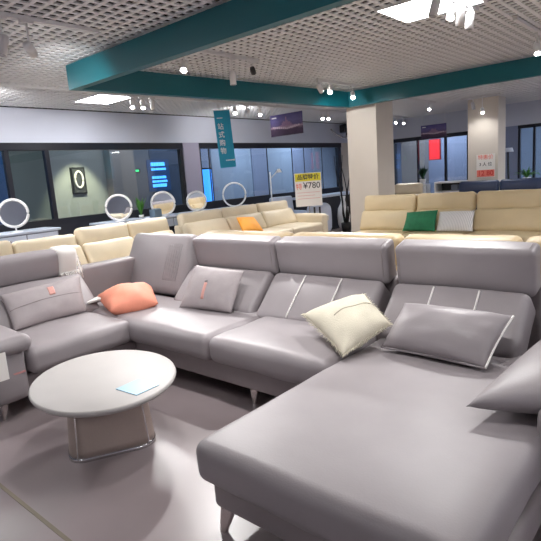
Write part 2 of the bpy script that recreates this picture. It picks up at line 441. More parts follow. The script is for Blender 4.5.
def spot(x, y, z, tgt, on, label, energy=60, blend=.7, angle=70, L=.15, r=.036, body='whitemetal', group=None):
    t = thing('track_spotlight', label, 'spotlight', (x, y, 2.757), group=group)
    A_ = aim((x, y, z), tgt)
    obj('adapter', boxm(x-.018, x+.018, y-.05, y+.05, 2.735, 2.757), M['whitemetal'], t, True, False)
    obj('arm', tubem([(x, y, 2.737), (x, y, z+.02)], .009, 6), M['whitemetal'], t, True)
    bm = bmesh.new()
    lathe(bm, [(r*.75, L/2), (r, L/2-.02), (r, -L/2), (r*.86, -L/2), (r*.86, -L/2+.012), (0, -L/2+.012)], seg=20)
    bm.transform(A_)
    obj('head', bm, M[body], t, True)
    bm = bmesh.new(); lathe(bm, [(r*.84, -L/2+.013), (r*.84, -L/2+.004), (r*.6, -L/2-.004), (0, -L/2-.006)], seg=18); bm.transform(A_)
    obj('lens', bm, M['lens_on' if on else 'lens_off'], t, True, label='glowing lens' if on else None)
    if on:
        d = bpy.data.lights.new('spot_beam', 'SPOT'); d.energy = energy; d.spot_size = R(angle); d.spot_blend = blend
        d.shadow_soft_size = .05; d.color = (1, .98, .965)
        o = bpy.data.objects.new('spot_beam', d); COL.objects.link(o)
        o.parent = t; o.matrix_local = INV[t.name] @ A_ @ Matrix.Translation((0, 0, -L/2-.02))
    return t
spot(-4.1, 2.03, 2.55, (-5.2, 3.0, 2.15), True, 'white cylinder spotlight on the outer track, beam added to lighten the teal corner', 95, angle=80, blend=1)  # the beam is added to lighten the near end of the fascia
rail(-2.6, 1.75, -.6, 1.75, 'unseen light track added above the grey sofa seats')  # track and its floods are out of view, added to light the seats
for xx, tg in ((-2.4, (-3.5, 2.3, .4)), (-1.6, (-2.1, 2.5, .4)), (-.8, (-.95, 2.2, .4))):
    spot(xx, 1.75, 2.6, tg, True, 'unseen fill spotlight added above the grey sofa seats', 34 if xx > -1 else 66, angle=110, blend=1, group='added fill spotlights above the grey sofa')
spot(-4.1, 1.83, 2.55, (-4.0, 1.0, 0), False, 'unlit white spotlight on the outer track, the farther one from the teal corner')
spot(-4.15, 3.62, 2.60, (-2.7, 1.5, .2), True, 'small lit spotlight peeking over the teal frame close to its corner', 190, angle=85)
spot(-4.15, 4.30, 2.55, (-4.15, 4.32, 0), False, 'white cylinder spotlight hanging inside the teal frame, half hidden by its beam')
spot(-4.15, 4.64, 2.66, (-4.6, 5.6, 1.5), False, 'small black spotlight at the end of the track inside the teal frame', L=.08, r=.03, body='black')
spot(-1.75, 4.10, 2.64, (-2.2, 3.4, 0), False, 'unlit white spotlight overlapping the large lit ceiling panel')
spot(-1.75, 4.44, 2.66, (-1.6, 2.2, .4), True, 'lit spotlight touching the edge of the large ceiling panel', 110, angle=80)
spot(-1.75, 4.62, 2.66, (-2.4, 5.6, 0), False, 'unlit white spotlight second from the end of the cluster by the panel')
spot(-1.75, 4.83, 2.66, (-1.95, 4.5, 0), False, 'unlit white spotlight at the end of the cluster by the panel')
spot(-1.6, 6.40, 2.60, (-1.0, 5.0, .3), True, 'lit spotlight on the short track beyond the big panel, above the far teal beam', 70)
spot(-4.5, 6.45, 2.66, (-4.75, 8.06, 1.5), True, 'white spotlight above the teal beam, its light added for the first pillar', 60, angle=100)  # lit beam added to brighten the pillar face
spot(-4.5, 6.72, 2.66, (-3.2, 4.6, .3), True, 'lit spotlight just above the teal beam beside the first pillar', 80)
spot(-4.5, 7.35, 2.62, (-3.0, 5.0, .3), True, 'bright lit spotlight where the teal beams meet by the first pillar', 90)
for yy, on, lab, tg in ((2.60, True, 'unseen spotlight added to wash the wall at the start of the window track', (-8.3, 3.2, 2.15)),  # out of view, added to brighten the window wall
                    (4.70, True, 'first lit spotlight of a pair below the square ceiling panel', (-5.6, 3.8, .5)),
                    (4.88, True, 'second lit spotlight of a pair below the square ceiling panel', (-5.4, 4.1, .5)),
                    (5.06, False, 'unlit white spotlight beside the lit pair near the square ceiling panel', (-6.7, 5.1, 0)),
                    (6.84, True, 'lit spotlight directly beside the teal banner top', (-5.3, 5.6, .4)),
                    (7.16, True, 'white spotlight with added wall-wash beam between two lit ones past the teal banner', (-8.3, 8.2, 2.15)),  # head hangs in view; its wash beam is added for the wall
                    (7.50, True, 'lit spotlight between the teal banner and the purple poster', (-5.2, 6.4, .4)),
                    (9.55, True, 'lit spotlight past the purple poster, first of two', (-5.6, 8.0, .4)),
                    (9.76, True, 'lit spotlight past the purple poster, second of two', (-5.4, 8.2, .4)),
                    (12.9, True, 'lit spotlight before the far glass wall, first of two', (-5.6, 10.6, .4)),
                    (13.35, True, 'lit spotlight before the far glass wall, second of two', (-5.5, 11.0, .4))):
    wash = tg[0] < -8
    spot(-6.62, yy, 2.65, tg, on, lab, 48 if wash else 85, angle=125 if wash else 90, blend=1. if wash else .7)
spot(-4.8, 10.9, 2.66, (-4.4, 9.0, .4), True, 'small lit spotlight high between the two pillars', 60)
spot(-4.05, 11.35, 2.60, (-4.05, 11.95, 1.4), True, 'spotlight turned to the face of the far pillar', 16, angle=110)
spot(-3.86, 11.35, 2.48, (-3.0, 9.4, .4), True, 'bright lit spotlight hanging before the far pillar', 70, angle=100)

# ---------------------------------------------------------------- grey sectional sofa
G = thing('sectional_sofa', 'large grey leather U-shaped sectional sofa with chaise and raised headrests', 'sofa', (-2.4, 2.4, 0))
L_, LD = M['leather'], M['leather_dark']
def gp(name, bm, m=L_, smooth=True, label=None, parent=G): return obj(name, bm, m, parent, True, smooth, label)
gp('base', rboxm((-2.43, 2.74, .195), (3.75, 1.08, .15), .025, n=6), LD)                 # run below the back
gp('base', rboxm((-3.86, 1.70, .195), (.88, 1.16, .15), .025, n=6), LD)                   # wing
gp('base', rboxm((-.97, 1.87, .19), (1.10, 1.24, .15), .03, n=6), LD)                    # chaise
# seats
def soften(p, u): return p
gp('seat_cushion', rboxm((-3.34, 2.47, .365), (1.70, .70, .18), .055, (0, .015, .022), 10, wr=.006, seed=1))
gp('seat_cushion', rboxm((-2.005, 2.47, .365), (.96, .70, .18), .055, (0, .015, .022), 10, wr=.006, seed=2))
gp('seat_cushion', rboxm((-3.78, 1.745, .365), (.88, .80, .18), .055, (.012, 0, .022), 10, wr=.006, seed=3))
gp('chaise_cushion', rboxm((-.985, 1.98, .352), (1.10, 1.60, .18), .05, (.01, .012, .016), 12, wr=.005, seed=4))
# back frame behind the cushions
def backframe(x0, x1): return rboxm(((x0+x1)/2, 3.20, .42), (x1-x0, .22, .62), .03, n=5)
for x0, x1 in ((-4.50, -3.56), (-3.55, -2.58), (-2.57, -1.60), (-1.59, -.40)):
    gp('back_frame', backframe(x0, x1), LD)
gp('back_frame', rboxm((-4.40, 2.05, .44), (.20, 2.06, .66), .03, n=6), LD)               # wing and corner back panel
# reclining lower back cushions and headrests
def back_cushion(x0, x1, seed):
    return rboxm(((x0+x1)/2, 2.872, .52), (x1-x0, .20, .43), .05, (.0, .025, 0), 8, rotx(-46), wr=.006, seed=seed)
def headrest(x0, x1, seed, tilt=17):
    def fn(p, u):
        p.y += .018*math.sin(u[2]*2.2)*(1-.3*u[0]*u[0]); return p
    return rboxm(((x0+x1)/2, 3.06, .838), (x1-x0, .15, .28), .034, (.0, .022, .0), 8, rotx(tilt), wr=.005, seed=seed, fn=fn)
for i, (x0, x1) in enumerate(((-3.54, -2.60), (-2.57, -1.63), (-1.56, -.74))):
    b = gp('back_cushion', back_cushion(x0, x1, 10+i))
    if i:                                                                     # two lines of white piping
        for f in (.34, .67):
            xx = x0+(x1-x0)*f
            T = Matrix.Translation((xx, 2.872, .52)) @ rotx(-46)
            pts = [T @ Vector((.012*math.sin(k/10*3.1), -.1-.025*(1-((k/10-.5)*2*.84)**2)*(1-(2*f-1)**2)-.002, -.18+.36*k/10)) for k in range(11)]
            gp('piping', tubem(pts, .006, 6), M['white_pipe'], label='white piping line', parent=b)
    h = gp('headrest', headrest(x0-.005, x1+.005, 20+i))
    for sx_ in (x0+.028, x1-.028):
        T = Matrix.Translation(((x0+x1)/2, 3.06, .838)) @ rotx(17)
        loop = [(-.071, -.107), (-.0745, -.06), (-.0745, 0), (-.0745, .06), (-.072, .106), (-.055, .132), (-.03, .1385), (.03, .1385), (.06, .125), (.074, .09), (.074, 0), (.074, -.10), (.03, -.139), (-.05, -.135)]
        pts = [T @ Vector((sx_-(x0+x1)/2, y_+.018*math.sin(z_/.14*2.2)*(1-.3*.9), z_)) for y_, z_ in loop]
        gp('edge_seam', tubem(pts, .0045, 6, True), LD, parent=h)
    for s in (x0+.15, x1-.15):
        gp('headrest_bracket', tubem([(s, 3.14, .60), (s, 3.08, .80)], .012, 6), M['black'], parent=h)
# upright corner cushion with ribbed stitching
def cfn(p, u): p.x *= 1-.07*max(0, u[2]); return p
cc = gp('back_cushion', rboxm((-4.00, 2.99, .70), (.98, .22, .58), .07, (.0, .035, .0), 10, rotx(-24), wr=.008, seed=33, fn=cfn), label='tall pale grey corner cushion with stitched ribs')
for k in range(7):
    xx = .20+.028*k; T = Matrix.Translation((-4.00, 2.99, .70)) @ rotx(-24)
    pts = []
    for j in range(11):
        z = -.17+.34*j/10; u0 = xx/.49; u2 = z/.29
        pts.append(T @ Vector((xx*(1-.07*max(0, u2)), -.11-.035*(1-u0*u0)*(1-u2*u2)-.0005, z)))
    gp('stitch_rib', tubem(pts, .0035, 6), L_, parent=cc)
# wing back
b = gp('back_cushion', rboxm((-4.12, 1.755, .545), (.43, .96, .20), .05, (0, 0, .025), 8, roty(46), wr=.006, seed=41))
h = gp('headrest', rboxm((-4.28, 1.66, .86), (.15, 1.08, .23), .036, (.02, 0, 0), 8, roty(10), wr=.006, seed=42))
for s in (1.3, 2.0): gp('headrest_bracket', tubem([(-4.36, s, .70), (-4.32, s, .82)], .012, 6), M['black'], parent=h)
# wing arm
a = gp('armrest', rboxm((-3.85, 1.20, .31), (.98, .28, .36), .05, (.01, .01, 0), 6, wr=.004, seed=51))
gp('arm_pad', rboxm((-3.83, 1.20, .51), (1.02, .36, .11), .05, (.01, .02, .02), 8, wr=.006, seed=52), parent=a)
gp('trim_strip', boxm(-3.368, -3.350, 1.09, 1.315, .318, .330), M['pinktrim'], smooth=False, label='rose coloured trim strip', parent=a)
# chaise arm
a = gp('armrest', rboxm((-.345, 2.58, .33), (.25, 1.28, .42), .05, (.01, .01, 0), 6, wr=.004, seed=53))
PAD = (a, [(-.70, 1.88, .515), (-.14, 2.14, .525), (-.16, 2.78, .59), (-.60, 2.78, .58)])
# legs
def taper_leg(x, y, h=.125, dx=0, dy=0):
    bm = bmesh.new()
    lo = [bm.verts.new((x+dx+s*.012, y+dy+t*.010, 0)) for s, t in ((-1, -1), (1, -1), (1, 1), (-1, 1))]
    hi = [bm.verts.new((x+s*.035, y+t*.020, h)) for s, t in ((-1, -1), (1, -1), (1, 1), (-1, 1))]
    bm.faces.new(lo[::-1]); bm.faces.new(hi)
    for i in range(4): bm.faces.new((lo[i], lo[(i+1) % 4], hi[(i+1) % 4], hi[i]))
    return bm
for x, y, dx, dy in ((-1.47, 1.30, -.02, -.03), (-.52, 1.32, .02, -.03), (-2.22, 2.28, 0, -.02), (-3.5, 1.2, .02, -.02), (-4.2, 1.2, -.02, -.02),
                     (-4.2, 3.2, 0, 0), (-2.5, 3.2, 0, 0), (-.5, 3.2, 0, 0)):
    gp('leg', taper_leg(x, y, .125, dx, dy), M['silver'], False, 'tapered silver metal leg')

# ---------------------------------------------------------------- pillows
def pillow(name, label, corners, th, mat_, pinch=.05, n=18, wr=.008, seed=0, group=None, flat=.5, parent=None):
    """soft cushion between four corner points (bl, br, tr, tl); returns root, surface function"""
    bl, br, tr, tl = [Vector(c) for c in corners]
    c = (bl+br+tr+tl)/4
    nrm = ((br-bl)+(tr-tl)).cross((tl-bl)+(tr-br)).normalized()
    def S(u, v, side):
        w_u = u*(1-pinch*(1-v*v)*0 - pinch*(1-abs(v))*.0); w_v = v
        w_u = u*(1-pinch*(1-v*v)); w_v = v*(1-pinch*(1-u*u))
        s, t = (w_u+1)/2, (w_v+1)/2
        p = bl*(1-s)*(1-t)+br*s*(1-t)+tr*s*t+tl*(1-s)*t
        k = (max(0, 1-u*u)**flat)*(max(0, 1-v*v)**flat)
        p = p+nrm*(side*th/2*k)
        if wr and k > 0:
            p = p+nrm*(side*wr*min(1, k*2)*noise.noise(Vector((u*2.2+seed, v*2.2, side*3.))))
            e = max(abs(u), abs(v))
            p = p+nrm*(side*wr*.6*k*noise.noise(Vector((u*6+seed, v*6, side*5.+seed)))*e)
        return p
    bm = bmesh.new()
    def ease(i):
        x = -1+2*i/n; return math.sin(x*math.pi/2)*.6+x*.4
    g = {}
    for side in (1, -1):
        for i in range(n+1):
            for j in range(n+1):
                edge = i in (0, n) or j in (0, n)
                if side == -1 and edge: g[(side, i, j)] = g[(1, i, j)]
                else: g[(side, i, j)] = bm.verts.new(S(ease(i), ease(j), side))
    for side in (1, -1):
        for i in range(n):
            for j in range(n):
                q = [g[(side, i, j)], g[(side, i+1, j)], g[(side, i+1, j+1)], g[(side, i, j+1)]]
                if side == -1: q.reverse()
                bm.faces.new(q)
    if parent: return obj(name, bm, mat_, parent, True)
    root = thing(name, label, 'cushion', c, group=group)
    obj('cover', bm, mat_, root, True)
    return root, S, nrm
def rim(S, e0, e1, r, root, mat_, name='piping', label=None):
    """piping along edge parameters e0 -> e1 (u, v pairs)"""
    pts = [S(e0[0]+(e1[0]-e0[0])*k/16, e0[1]+(e1[1]-e0[1])*k/16, 1) for k in range(17)]
    return obj(name, tubem(pts, r, 6), mat_, root, True, label=label)
def patch(S, u0, u1, v0, v1, off, root, mat_, nrm, name, label=None, n=6):
    bm = bmesh.new(); gr = {}
    for i in range(n+1):
        for j in range(n+1):
            p = S(u0+(u1-u0)*i/n, v0+(v1-v0)*j/n, 1)
            gr[(i, j, 0)] = bm.verts.new(p+nrm*off); gr[(i, j, 1)] = bm.verts.new(p-nrm*.004)
    for i in range(n):
        for j in range(n):
            for s in (0, 1): bm.faces.new([gr[(i, j, s)], gr[(i+1, j, s)], gr[(i+1, j+1, s)], gr[(i, j+1, s)]])
    for i in range(n):
        for a_, b_ in (((i, 0), (i+1, 0)), ((i, n), (i+1, n)), ((0, i), (0, i+1)), ((n, i), (n, i+1))):
            bm.faces.new([gr[(*a_, 0)], gr[(*b_, 0)], gr[(*b_, 1)], gr[(*a_, 1)]])
    return obj(name, bm, mat_, root, True, label=label)

pillow('arm_pad', '', PAD[1], .18, L_, .03, seed=21, parent=PAD[0], flat=.4)
# grey lumbar pillow on the wing
r_, S, nr = pillow('throw_pillow', 'grey lumbar pillow with pink leather tab on the wing seat', [(-3.84, 1.47, .475), (-3.88, 2.08, .475), (-4.07, 2.16, .745), (-4.08, 1.50, .715)], .15, M['pillow_grey'], .04, seed=1)
patch(S, .02, .18, .12, .62, .003, r_, M['pink'], nr, 'leather_tab', 'pink leather tab')
rim(S, (-.97, -.02), (.97, -.02), .003, r_, M['leather_dark'], 'seam')
# grey pillow with pink strip
r_, S, nr = pillow('throw_pillow', 'square grey pillow with narrow pink strip beside the corner cushion', [(-3.21, 2.50, .48), (-2.70, 2.58, .475), (-2.71, 2.76, .76), (-3.24, 2.74, .78)], .13, M['pillow_grey'], .03, seed=2)
patch(S, -.13, -.02, -.62, .12, .003, r_, M['pink'], nr, 'leather_tab', 'narrow pink leather strip')
obj('button', lathem([(0, -.006), (.012, -.004), (.014, .002), (.010, .007), (0, .009)], seg=12, c=S(-.08, .2, 1)), M['leather_dark'], r_, True)
# coral pillow lying on the corner seat
r_, S, nr = pillow('throw_pillow', 'coral orange pillow lying on the corner of the grey sofa', [(-3.55, 2.10, .505), (-3.40, 2.44, .505), (-3.78, 2.66, .57), (-4.00, 2.25, .55)], .25, M['orange'], .0, wr=.016, seed=3)
bm = bmesh.new(); rbox(bm, (-3.95, 2.20, .535), (.12, .13, .02), .009, n=2, Mx=rotz(-35) @ rotx(12)); obj('corner_tag', bm, M['pale'], r_, True, label='pale tag at the corner')
# ivory fringed pillow
r_, S, nr = pillow('throw_pillow', 'ivory fringed pillow leaning at the start of the chaise', [(-1.47, 2.20, .485), (-1.38, 2.56, .575), (-1.64, 2.72, .69), (-1.93, 2.45, .59)], .20, M['ivory'], .05, wr=.014, seed=4)
bm = bmesh.new()
for (ua, va), (ub, vb) in (((-1, -1), (1, -1)), ((1, -1), (1, 1)), ((1, 1), (-1, 1)), ((-1, 1), (-1, -1))):
    for k in range(34):
        t = (k+.5)/34; u, v = ua+(ub-ua)*t, va+(vb-va)*t
        p = S(u, v, 1); q = S(u*.9, v*.9, 1)
        c0 = S(0, 0, 0); d = (p-c0); d.normalize()
        d += Vector((random.uniform(-.3, .3), random.uniform(-.3, .3), random.uniform(-.5, .1)))
        tube(bm, [p-d*.005, p+d*.010, p+d*.020], .0035, 4, r_end=.001)
obj('fringe', bm, M['ivory'], r_, True)
obj('seam', tubem([S(-.51+1.45*k/20, -.02-.10*k/20+.05*math.sin(math.pi*k/20), 1) for k in range(21)], .003, 6), M['seamline'], r_, True)
# long grey pillow on the chaise
r_, S, nr = pillow('throw_pillow', 'long grey leather pillow with pale piping on the chaise', [(-1.38, 2.44, .475), (-.80, 2.40, .475), (-.75, 2.66, .675), (-1.34, 2.66, .68)], .20, M['leather'], .03, wr=.012, seed=5)
rim(S, (1, -1), (1, 1), .006, r_, M['white_pipe'], label='pale piping on one edge')
rim(S, (-1, -1), (1, -1), .006, r_, M['leather'])
# white fringed throw over the wing headrest
bm = rboxm((-4.28, 2.135, .862), (.178, .19, .246), .04, (.022, 0, .004), 8, roty(10), wr=.004, seed=77)
t = thing('throw_blanket', 'white fringed throw draped over the end of the wing headrest', 'throw', (-4.28, 2.14, .8))
obj('cloth', bm, M['pale'], t, True)
bm = bmesh.new()
for k in range(34):
    f = k/33
    if k < 14: p0 = Vector((-4.188, 2.05+.17*k/13, .765))
    else:
        g_ = (k-14)/19; p0 = Vector((-4.19-.05*g_, 2.232, .77+.17*g_))
    tube(bm, [p0+Vector((-.004, 0, .012)), p0+Vector((.008, .012*random.random(), -.02)), p0+Vector((.006+.012*random.random(), .010+.02*random.random(), -.055-.02*random.random()))], .007, 4, r_end=.003)
obj('fringe', bm, M['pale'], t, True)
# price tag hanging on the wing arm
t = thing('price_card', 'white price card hanging on the front of the wing arm', 'price card', (-3.297, 1.16, .33))
obj('card', boxm(-3.300, -3.294, 1.05, 1.19, .325, .50), M['paper'], t, True, False)
obj('string', tubem([(-3.297, 1.14, .495), (-3.297, 1.14, .53), (-3.315, 1.14, .545)], .002, 5), M['ink'], t, True)

# ---------------------------------------------------------------- coffee table
t = thing('coffee_table', 'oval pale stone coffee table on a beige leather drum base', 'coffee table', (-2.571, 1.425, 0), R(66.7))
bm = bmesh.new(); lathe(bm, [(.36, .372), (.96, .376), (.99, .388), (1.0, .398), (.99, .408), (.975, .411), (0, .411)], seg=72, sx=.395, sy=.48)
obj('tabletop', bm, M['stone'], t)
def racetrack(w, d, r, n=8):
    pts = []
    for cx, cy, a0 in ((w/2-r, d/2-r, 0), (-w/2+r, d/2-r, 90), (-w/2+r, -d/2+r, 180), (w/2-r, -d/2+r, 270)):
        for k in range(n+1):
            a = R(a0+90*k/n); pts.append((cx+r*math.cos(a), cy+r*math.sin(a)))
    return pts
def loft(bm, rings, cap=True):
    vs = [[bm.verts.new(p) for p in ring] for ring in rings]; n = len(vs[0])
    for A_, B2 in zip(vs, vs[1:]):
        for k in range(n): bm.faces.new((A_[k], A_[(k+1) % n], B2[(k+1) % n], B2[k]))
    if cap: bm.faces.new(vs[0][::-1]); bm.faces.new(vs[-1])
# drum base, long side facing the room; local x axis runs along its length
BA = R(61.8-66.7); RB = Matrix.Rotation(BA, 4, 'Z'); OFF = Matrix.Translation((0, .03, 0)) @ RB
def ring(sc, z, g=0): return [OFF @ Vector((x*sc+g*(1 if x > 0 else -1)*0, y*sc, z)) for x, y in racetrack(.47, .36, .10)]
bm = bmesh.new(); loft(bm, [ring(1.0, .022), ring(.99, .06), ring(.93, .25), ring(.90, .374)])
obj('drum', bm, M['drum'], t)
bm = bmesh.new(); loft(bm, [ring(1.015, 0), ring(1.02, .012), ring(1.01, .024)])
obj('foot_ring', bm, M['chrome'], t, label='polished chrome foot ring')
for xs in (-1, 1):
    pts = [OFF @ Vector((xs*(.235-.045)*s, -.18*s-.001, z)) for s, z in ((1.0, .02), (.99, .06), (.93, .25), (.90, .374))]
    obj('seam_strip', tubem(pts, .004, 6), M['chrome'], t)
# card on the table
c = obj('price_card', boxm(-.085, .085, -.075, .075, 0, .004), M['card'], smooth=False)
c.location = (-2.26, 1.432, .4112); c.rotation_euler = (0, 0, R(4))
tag(c, 'pale glossy blue-white card lying on the oval table', 'card')

# ---------------------------------------------------------------- showroom sofas behind
def sofa(label, loc, rz, widths, mc, depth=1.0, seat_z=.44, top=.95, arms=(1, 1), low=(), group=None, legs=True, dz=None, split=True, hr_h=.27):
    """local frame: back at y=0 facing -y, modules along x from 0"""
    t = thing('sofa', label, 'sofa', loc, rz, group)
    W = sum(widths); aw = .2
    obj('base', rboxm((W/2, -depth/2, .20), (W, depth-.04, .16), .03, n=6), mc, t)
    x = 0
    for i, w in enumerate(widths):
        obj('seat_cushion', rboxm((x+w/2, -depth/2-.06, seat_z-.08), (w-.01, depth-.14, .17), .05, (0, .015, .02), 8, wr=.006, seed=i+x), mc, t)
        dzi = dz[i] if dz else 0
        obj('back_frame', rboxm((x+w/2, -.10, .42), (w-.02, .18, .60), .03, n=4), mc, t)
        if i not in low:
            obj('back_cushion', rboxm((x+w/2, -.33, .58), (w-.02, .20, .36), .06, (0, .03, 0), 8, rotx(-26), wr=.008, seed=i+3+x), mc, t)
            obj('headrest', rboxm((x+w/2, -.18, top-hr_h/2+dzi), (w-.02, .17, hr_h), .06, (0, .03, 0), 8, rotx(-10), wr=.008, seed=i+7+x), mc, t)
        x += w
    for s, on in zip((0, 1), arms):
        if on: obj('armrest', rboxm((-.09 if s == 0 else W+.09, -depth/2, .36), (.19, depth-.02, .50), .06, (.01, 0, .02), 6, wr=.006, seed=s+11), mc, t)
    if legs:
        for lx, ly in ((.12, -.12), (W-.12, -.12), (.12, -depth+.12), (W-.12, -depth+.12)):
            obj('leg', lathem([(.014, 0), (.026, .13)], c=(lx, ly, 0), seg=10), M['silver'], t)
    return t
PI = math.pi
# cream run behind the wing, facing the room (+x)
sofa('cream leather sofa right behind the grey wing, end tucked behind the corner cushion', (-6.62, 1.75, 0), PI/2, (.85, .83, .80, .72), M['cream'], 1.15, top=.93, arms=(1, 1), dz=(0, -.03, .03, .03))
# pale cream sofa farther back
sofa('pale cream sofa with an orange cushion in front of the vanities', (-7.32, 5.75, 0), PI/2, (1.0, 1.0, 1.0), M['cream'], 1.15, top=.93, arms=(0, 1))
# tan sofa facing the viewer
sofa('tan leather sofa with green and white cushions before the first pillar', (-4.64, 8.0, 0), R(3), (.94, .92, .96, .9), M['tan'], 1.1, top=1.01, hr_h=.3, arms=(0, 0))
# back to back with the grey sofa
sofa('cream sofa standing back to back with the grey sofa', (.25, 3.40, 0), PI, (1.20, .84, 1.07, 1.15), mat('honey tan leather', (196, 174, 136), .45, var=.04, vscale=4, bump=.1, bscale=120), 1.0, top=.95, arms=(1, 1))
# navy and far cream
sofa('navy blue leather sofa beside the far pillar', (-4.32, 11.42, 0), R(3), (.83, .9, .9), M['navy'], 1.0, top=1.05, arms=(1, 1))
sofa('small cream sofa far back beyond the first pillar', (-7.0, 12.1, 0), R(8), (.75, .70), M['cream'], .9, top=1.04, arms=(1, 1))

# their cushions
r_, S, nr = pillow('throw_pillow', 'amber orange pillow on the pale cream sofa', [(-6.42, 6.60, .48), (-6.42, 7.15, .46), (-6.72, 7.22, .72), (-6.72, 6.75, .76)], .15, M['amber'], .05, seed=6)
r_, S, nr = pillow('throw_pillow', 'dark green velvet pillow on the tan sofa', [(-3.72, 7.36, .47), (-3.20, 7.38, .47), (-3.24, 7.60, .77), (-3.74, 7.58, .74)], .15, M['green'], .05, seed=7)
r_, S, nr = pillow('throw_pillow', 'white ribbed pillow next to the green one on the tan sofa', [(-3.19, 7.40, .47), (-2.66, 7.43, .47), (-2.71, 7.66, .75), (-3.23, 7.63, .74)], .14, M['ribbed'], .03, seed=8)
# console by the far wall
t = thing('console_table', 'white console table with open dark shelf beside the far cream sofa', 'table', (-5.1, 12.7, 0))
obj('top', boxm(-5.42, -4.72, 12.5, 12.9, .98, 1.02), M['white'], t, True, False)
for xx in (-5.42, -4.76): obj('side_panel', boxm(xx, xx+.04, 12.5, 12.9, 0, .98), M['white'], t, True, False)
obj('shelf', boxm(-5.38, -4.76, 12.5, 12.9, .76, .79), M['white'], t, True, False)
obj('back_panel', boxm(-5.38, -4.76, 12.87, 12.9, .0, .98), M['black'], t, True, False)
c = tag(obj('storage_box', rboxm((0, 0, .07), (.16, .14, .14), .01, n=2), M['greybody']), 'small grey box on the white console shelf', 'box'); c.location = (-4.95, 12.66, .79)

# ---------------------------------------------------------------- vanities and mirrors by the windows
VX0, VX1 = -8.02, -7.52
VS = ((2.75, 3.80, .93, 'pale dressing table under the first window, farthest from the plant'),
      (4.55, 5.45, .90, 'pale dressing table with plant and round mirror under the window'),
      (5.52, 6.38, .89, 'pale dressing table just before the lilac pier'),
      (6.46, 7.20, .89, 'pale dressing table standing in front of the lilac pier'),
      (7.30, 8.35, .88, 'pale dressing table with the hoop mirror past the banner'))
for y0, y1, zt, lab in VS:
    t = thing('dressing_table', lab, 'dressing table', ((VX0+VX1)/2, (y0+y1)/2, 0))
    obj('top', rboxm(((VX0+VX1)/2, (y0+y1)/2, zt-.02), (VX1-VX0, y1-y0, .04), .012, n=3), M['bluewhite'], t, True)
    obj('drawer_box', boxm(VX0+.02, VX1-.02, y0+.04, y1-.04, zt-.20, zt-.04), M['greybody'], t, True, False)
    for k in (0, 1):
        ya = y0+.06+k*(y1-y0-.10)/2
        d = obj('drawer', boxm(VX1-.02, VX1-.005, ya, ya+(y1-y0-.14)/2, zt-.19, zt-.055), M['bluewhite'], t, True, False)
        obj('knob', lathem([(.006, 0), (.012, .012), (0, .02)], c=(VX1-.006, ya+(y1-y0-.14)/4, zt-.12), Mx=roty(90), seg=10), M['silver'], d, True)
    for xx in (VX0+.05, VX1-.05):
        for yy in (y0+.07, y1-.07): obj('leg', lathem([(.012, 0), (.02, zt-.20)], c=(xx, yy, 0), seg=10), M['silver'], t, True)
def round_mirror(y, z, r, zt, label, xx=-7.62, disc=True):
    t = thing('round_mirror', label, 'mirror', (xx, y, zt))
    T = Matrix.Translation((xx, y, z)) @ rotz(-33) @ roty(90)
    ringp = [T @ Vector((r*math.cos(a), r*math.sin(a), 0)) for a in [2*PI*i/40 for i in range(40)]]
    obj('frame', tubem(ringp, .022 if disc else .018, 8, True), M['white'], t, True)
    if disc:
        bm = bmesh.new(); lathe(bm, [(0, -.012), (r*.98, -.012), (r*.98, .010), (0, .010)], seg=40); bm.transform(T)
        obj('mirror_glass', bm, M['mirror'], t, True, False)
    obj('stem', tubem([(xx, y, zt+.012), (xx, y, z-r+.005)], .012, 8), M['white'], t, True)
    obj('foot', lathem([(.09, 0), (.09, .010), (.02, .018), (0, .018)], c=(xx, y, zt), seg=24), M['white'], t, True)
round_mirror(3.18, 1.20, .19, .93, 'round white framed mirror under the first window, farthest from the plant')
round_mirror(4.90, 1.125, .205, .90, 'round white framed mirror with the small potted plant next to it')
round_mirror(5.82, 1.11, .205, .89, 'round white framed mirror between the plant and the lilac pier')
round_mirror(6.62, 1.09, .18, .89, 'round mirror in front of the lilac pier below the banner')
round_mirror(7.66, 1.14, .24, .88, 'thin white open hoop on a stand past the banner', disc=False)

def leaves(bm, c, n, L, spread, up, w=.02, seed=0):
    rnd = random.Random(seed)
    for k in range(n):
        a = rnd.uniform(0, 2*PI); l = L*rnd.uniform(.6, 1.1); sp = spread*rnd.uniform(.3, 1)
        base = Vector(c); d = Vector((math.cos(a), math.sin(a), 0)); sd = Vector((-d.y, d.x, 0))
        prev = None
        for i in range(6):
            t_ = i/5
            p = base+d*(sp*l*t_)+Vector((0, 0, l*(up*t_-(sp*.8)*t_*t_)))
            ww = w*math.sin(PI*min(.97, .12+t_*.85))
            cur = (bm.verts.new(p-sd*ww), bm.verts.new(p+sd*ww+Vector((0, 0, .004))))
            if prev: bm.faces.new((prev[0], prev[1], cur[1], cur[0]))
            prev = cur
def plant(label, loc, pot_r, pot_h, n, L, spread, up, m, w, seed, potm='white'):
    t = thing('potted_plant', label, 'plant', loc)
    obj('pot', lathem([(pot_r*.7, 0), (pot_r, pot_h), (pot_r*.88, pot_h), (pot_r*.85, pot_h-.015), (0, pot_h-.015)], seg=20), M[potm], t)
    bm = bmesh.new(); leaves(bm, (0, 0, pot_h-.02), n, L, spread, up, w, seed); obj('foliage', bm, M[m], t)
    return t
plant('small green potted plant between two round mirrors', (-7.62, 5.33, .90), .045, .06, 30, .36, .32, 1.0, 'leaf', .02, 1)
plant('dark leafy plant in a pot on a plinth before the far glass wall', (-6.13, 13.4, .95), .09, .14, 30, .42, .5, 1.0, 'leafdark', .035, 2)
o = tag(obj('plinth', rboxm((0, 0, .475), (.3, .3, .95), .01, n=2), M['white']), 'white plinth under the dark leafy plant by the far glass', 'plinth'); o.location = (-6.13, 13.4, 0)
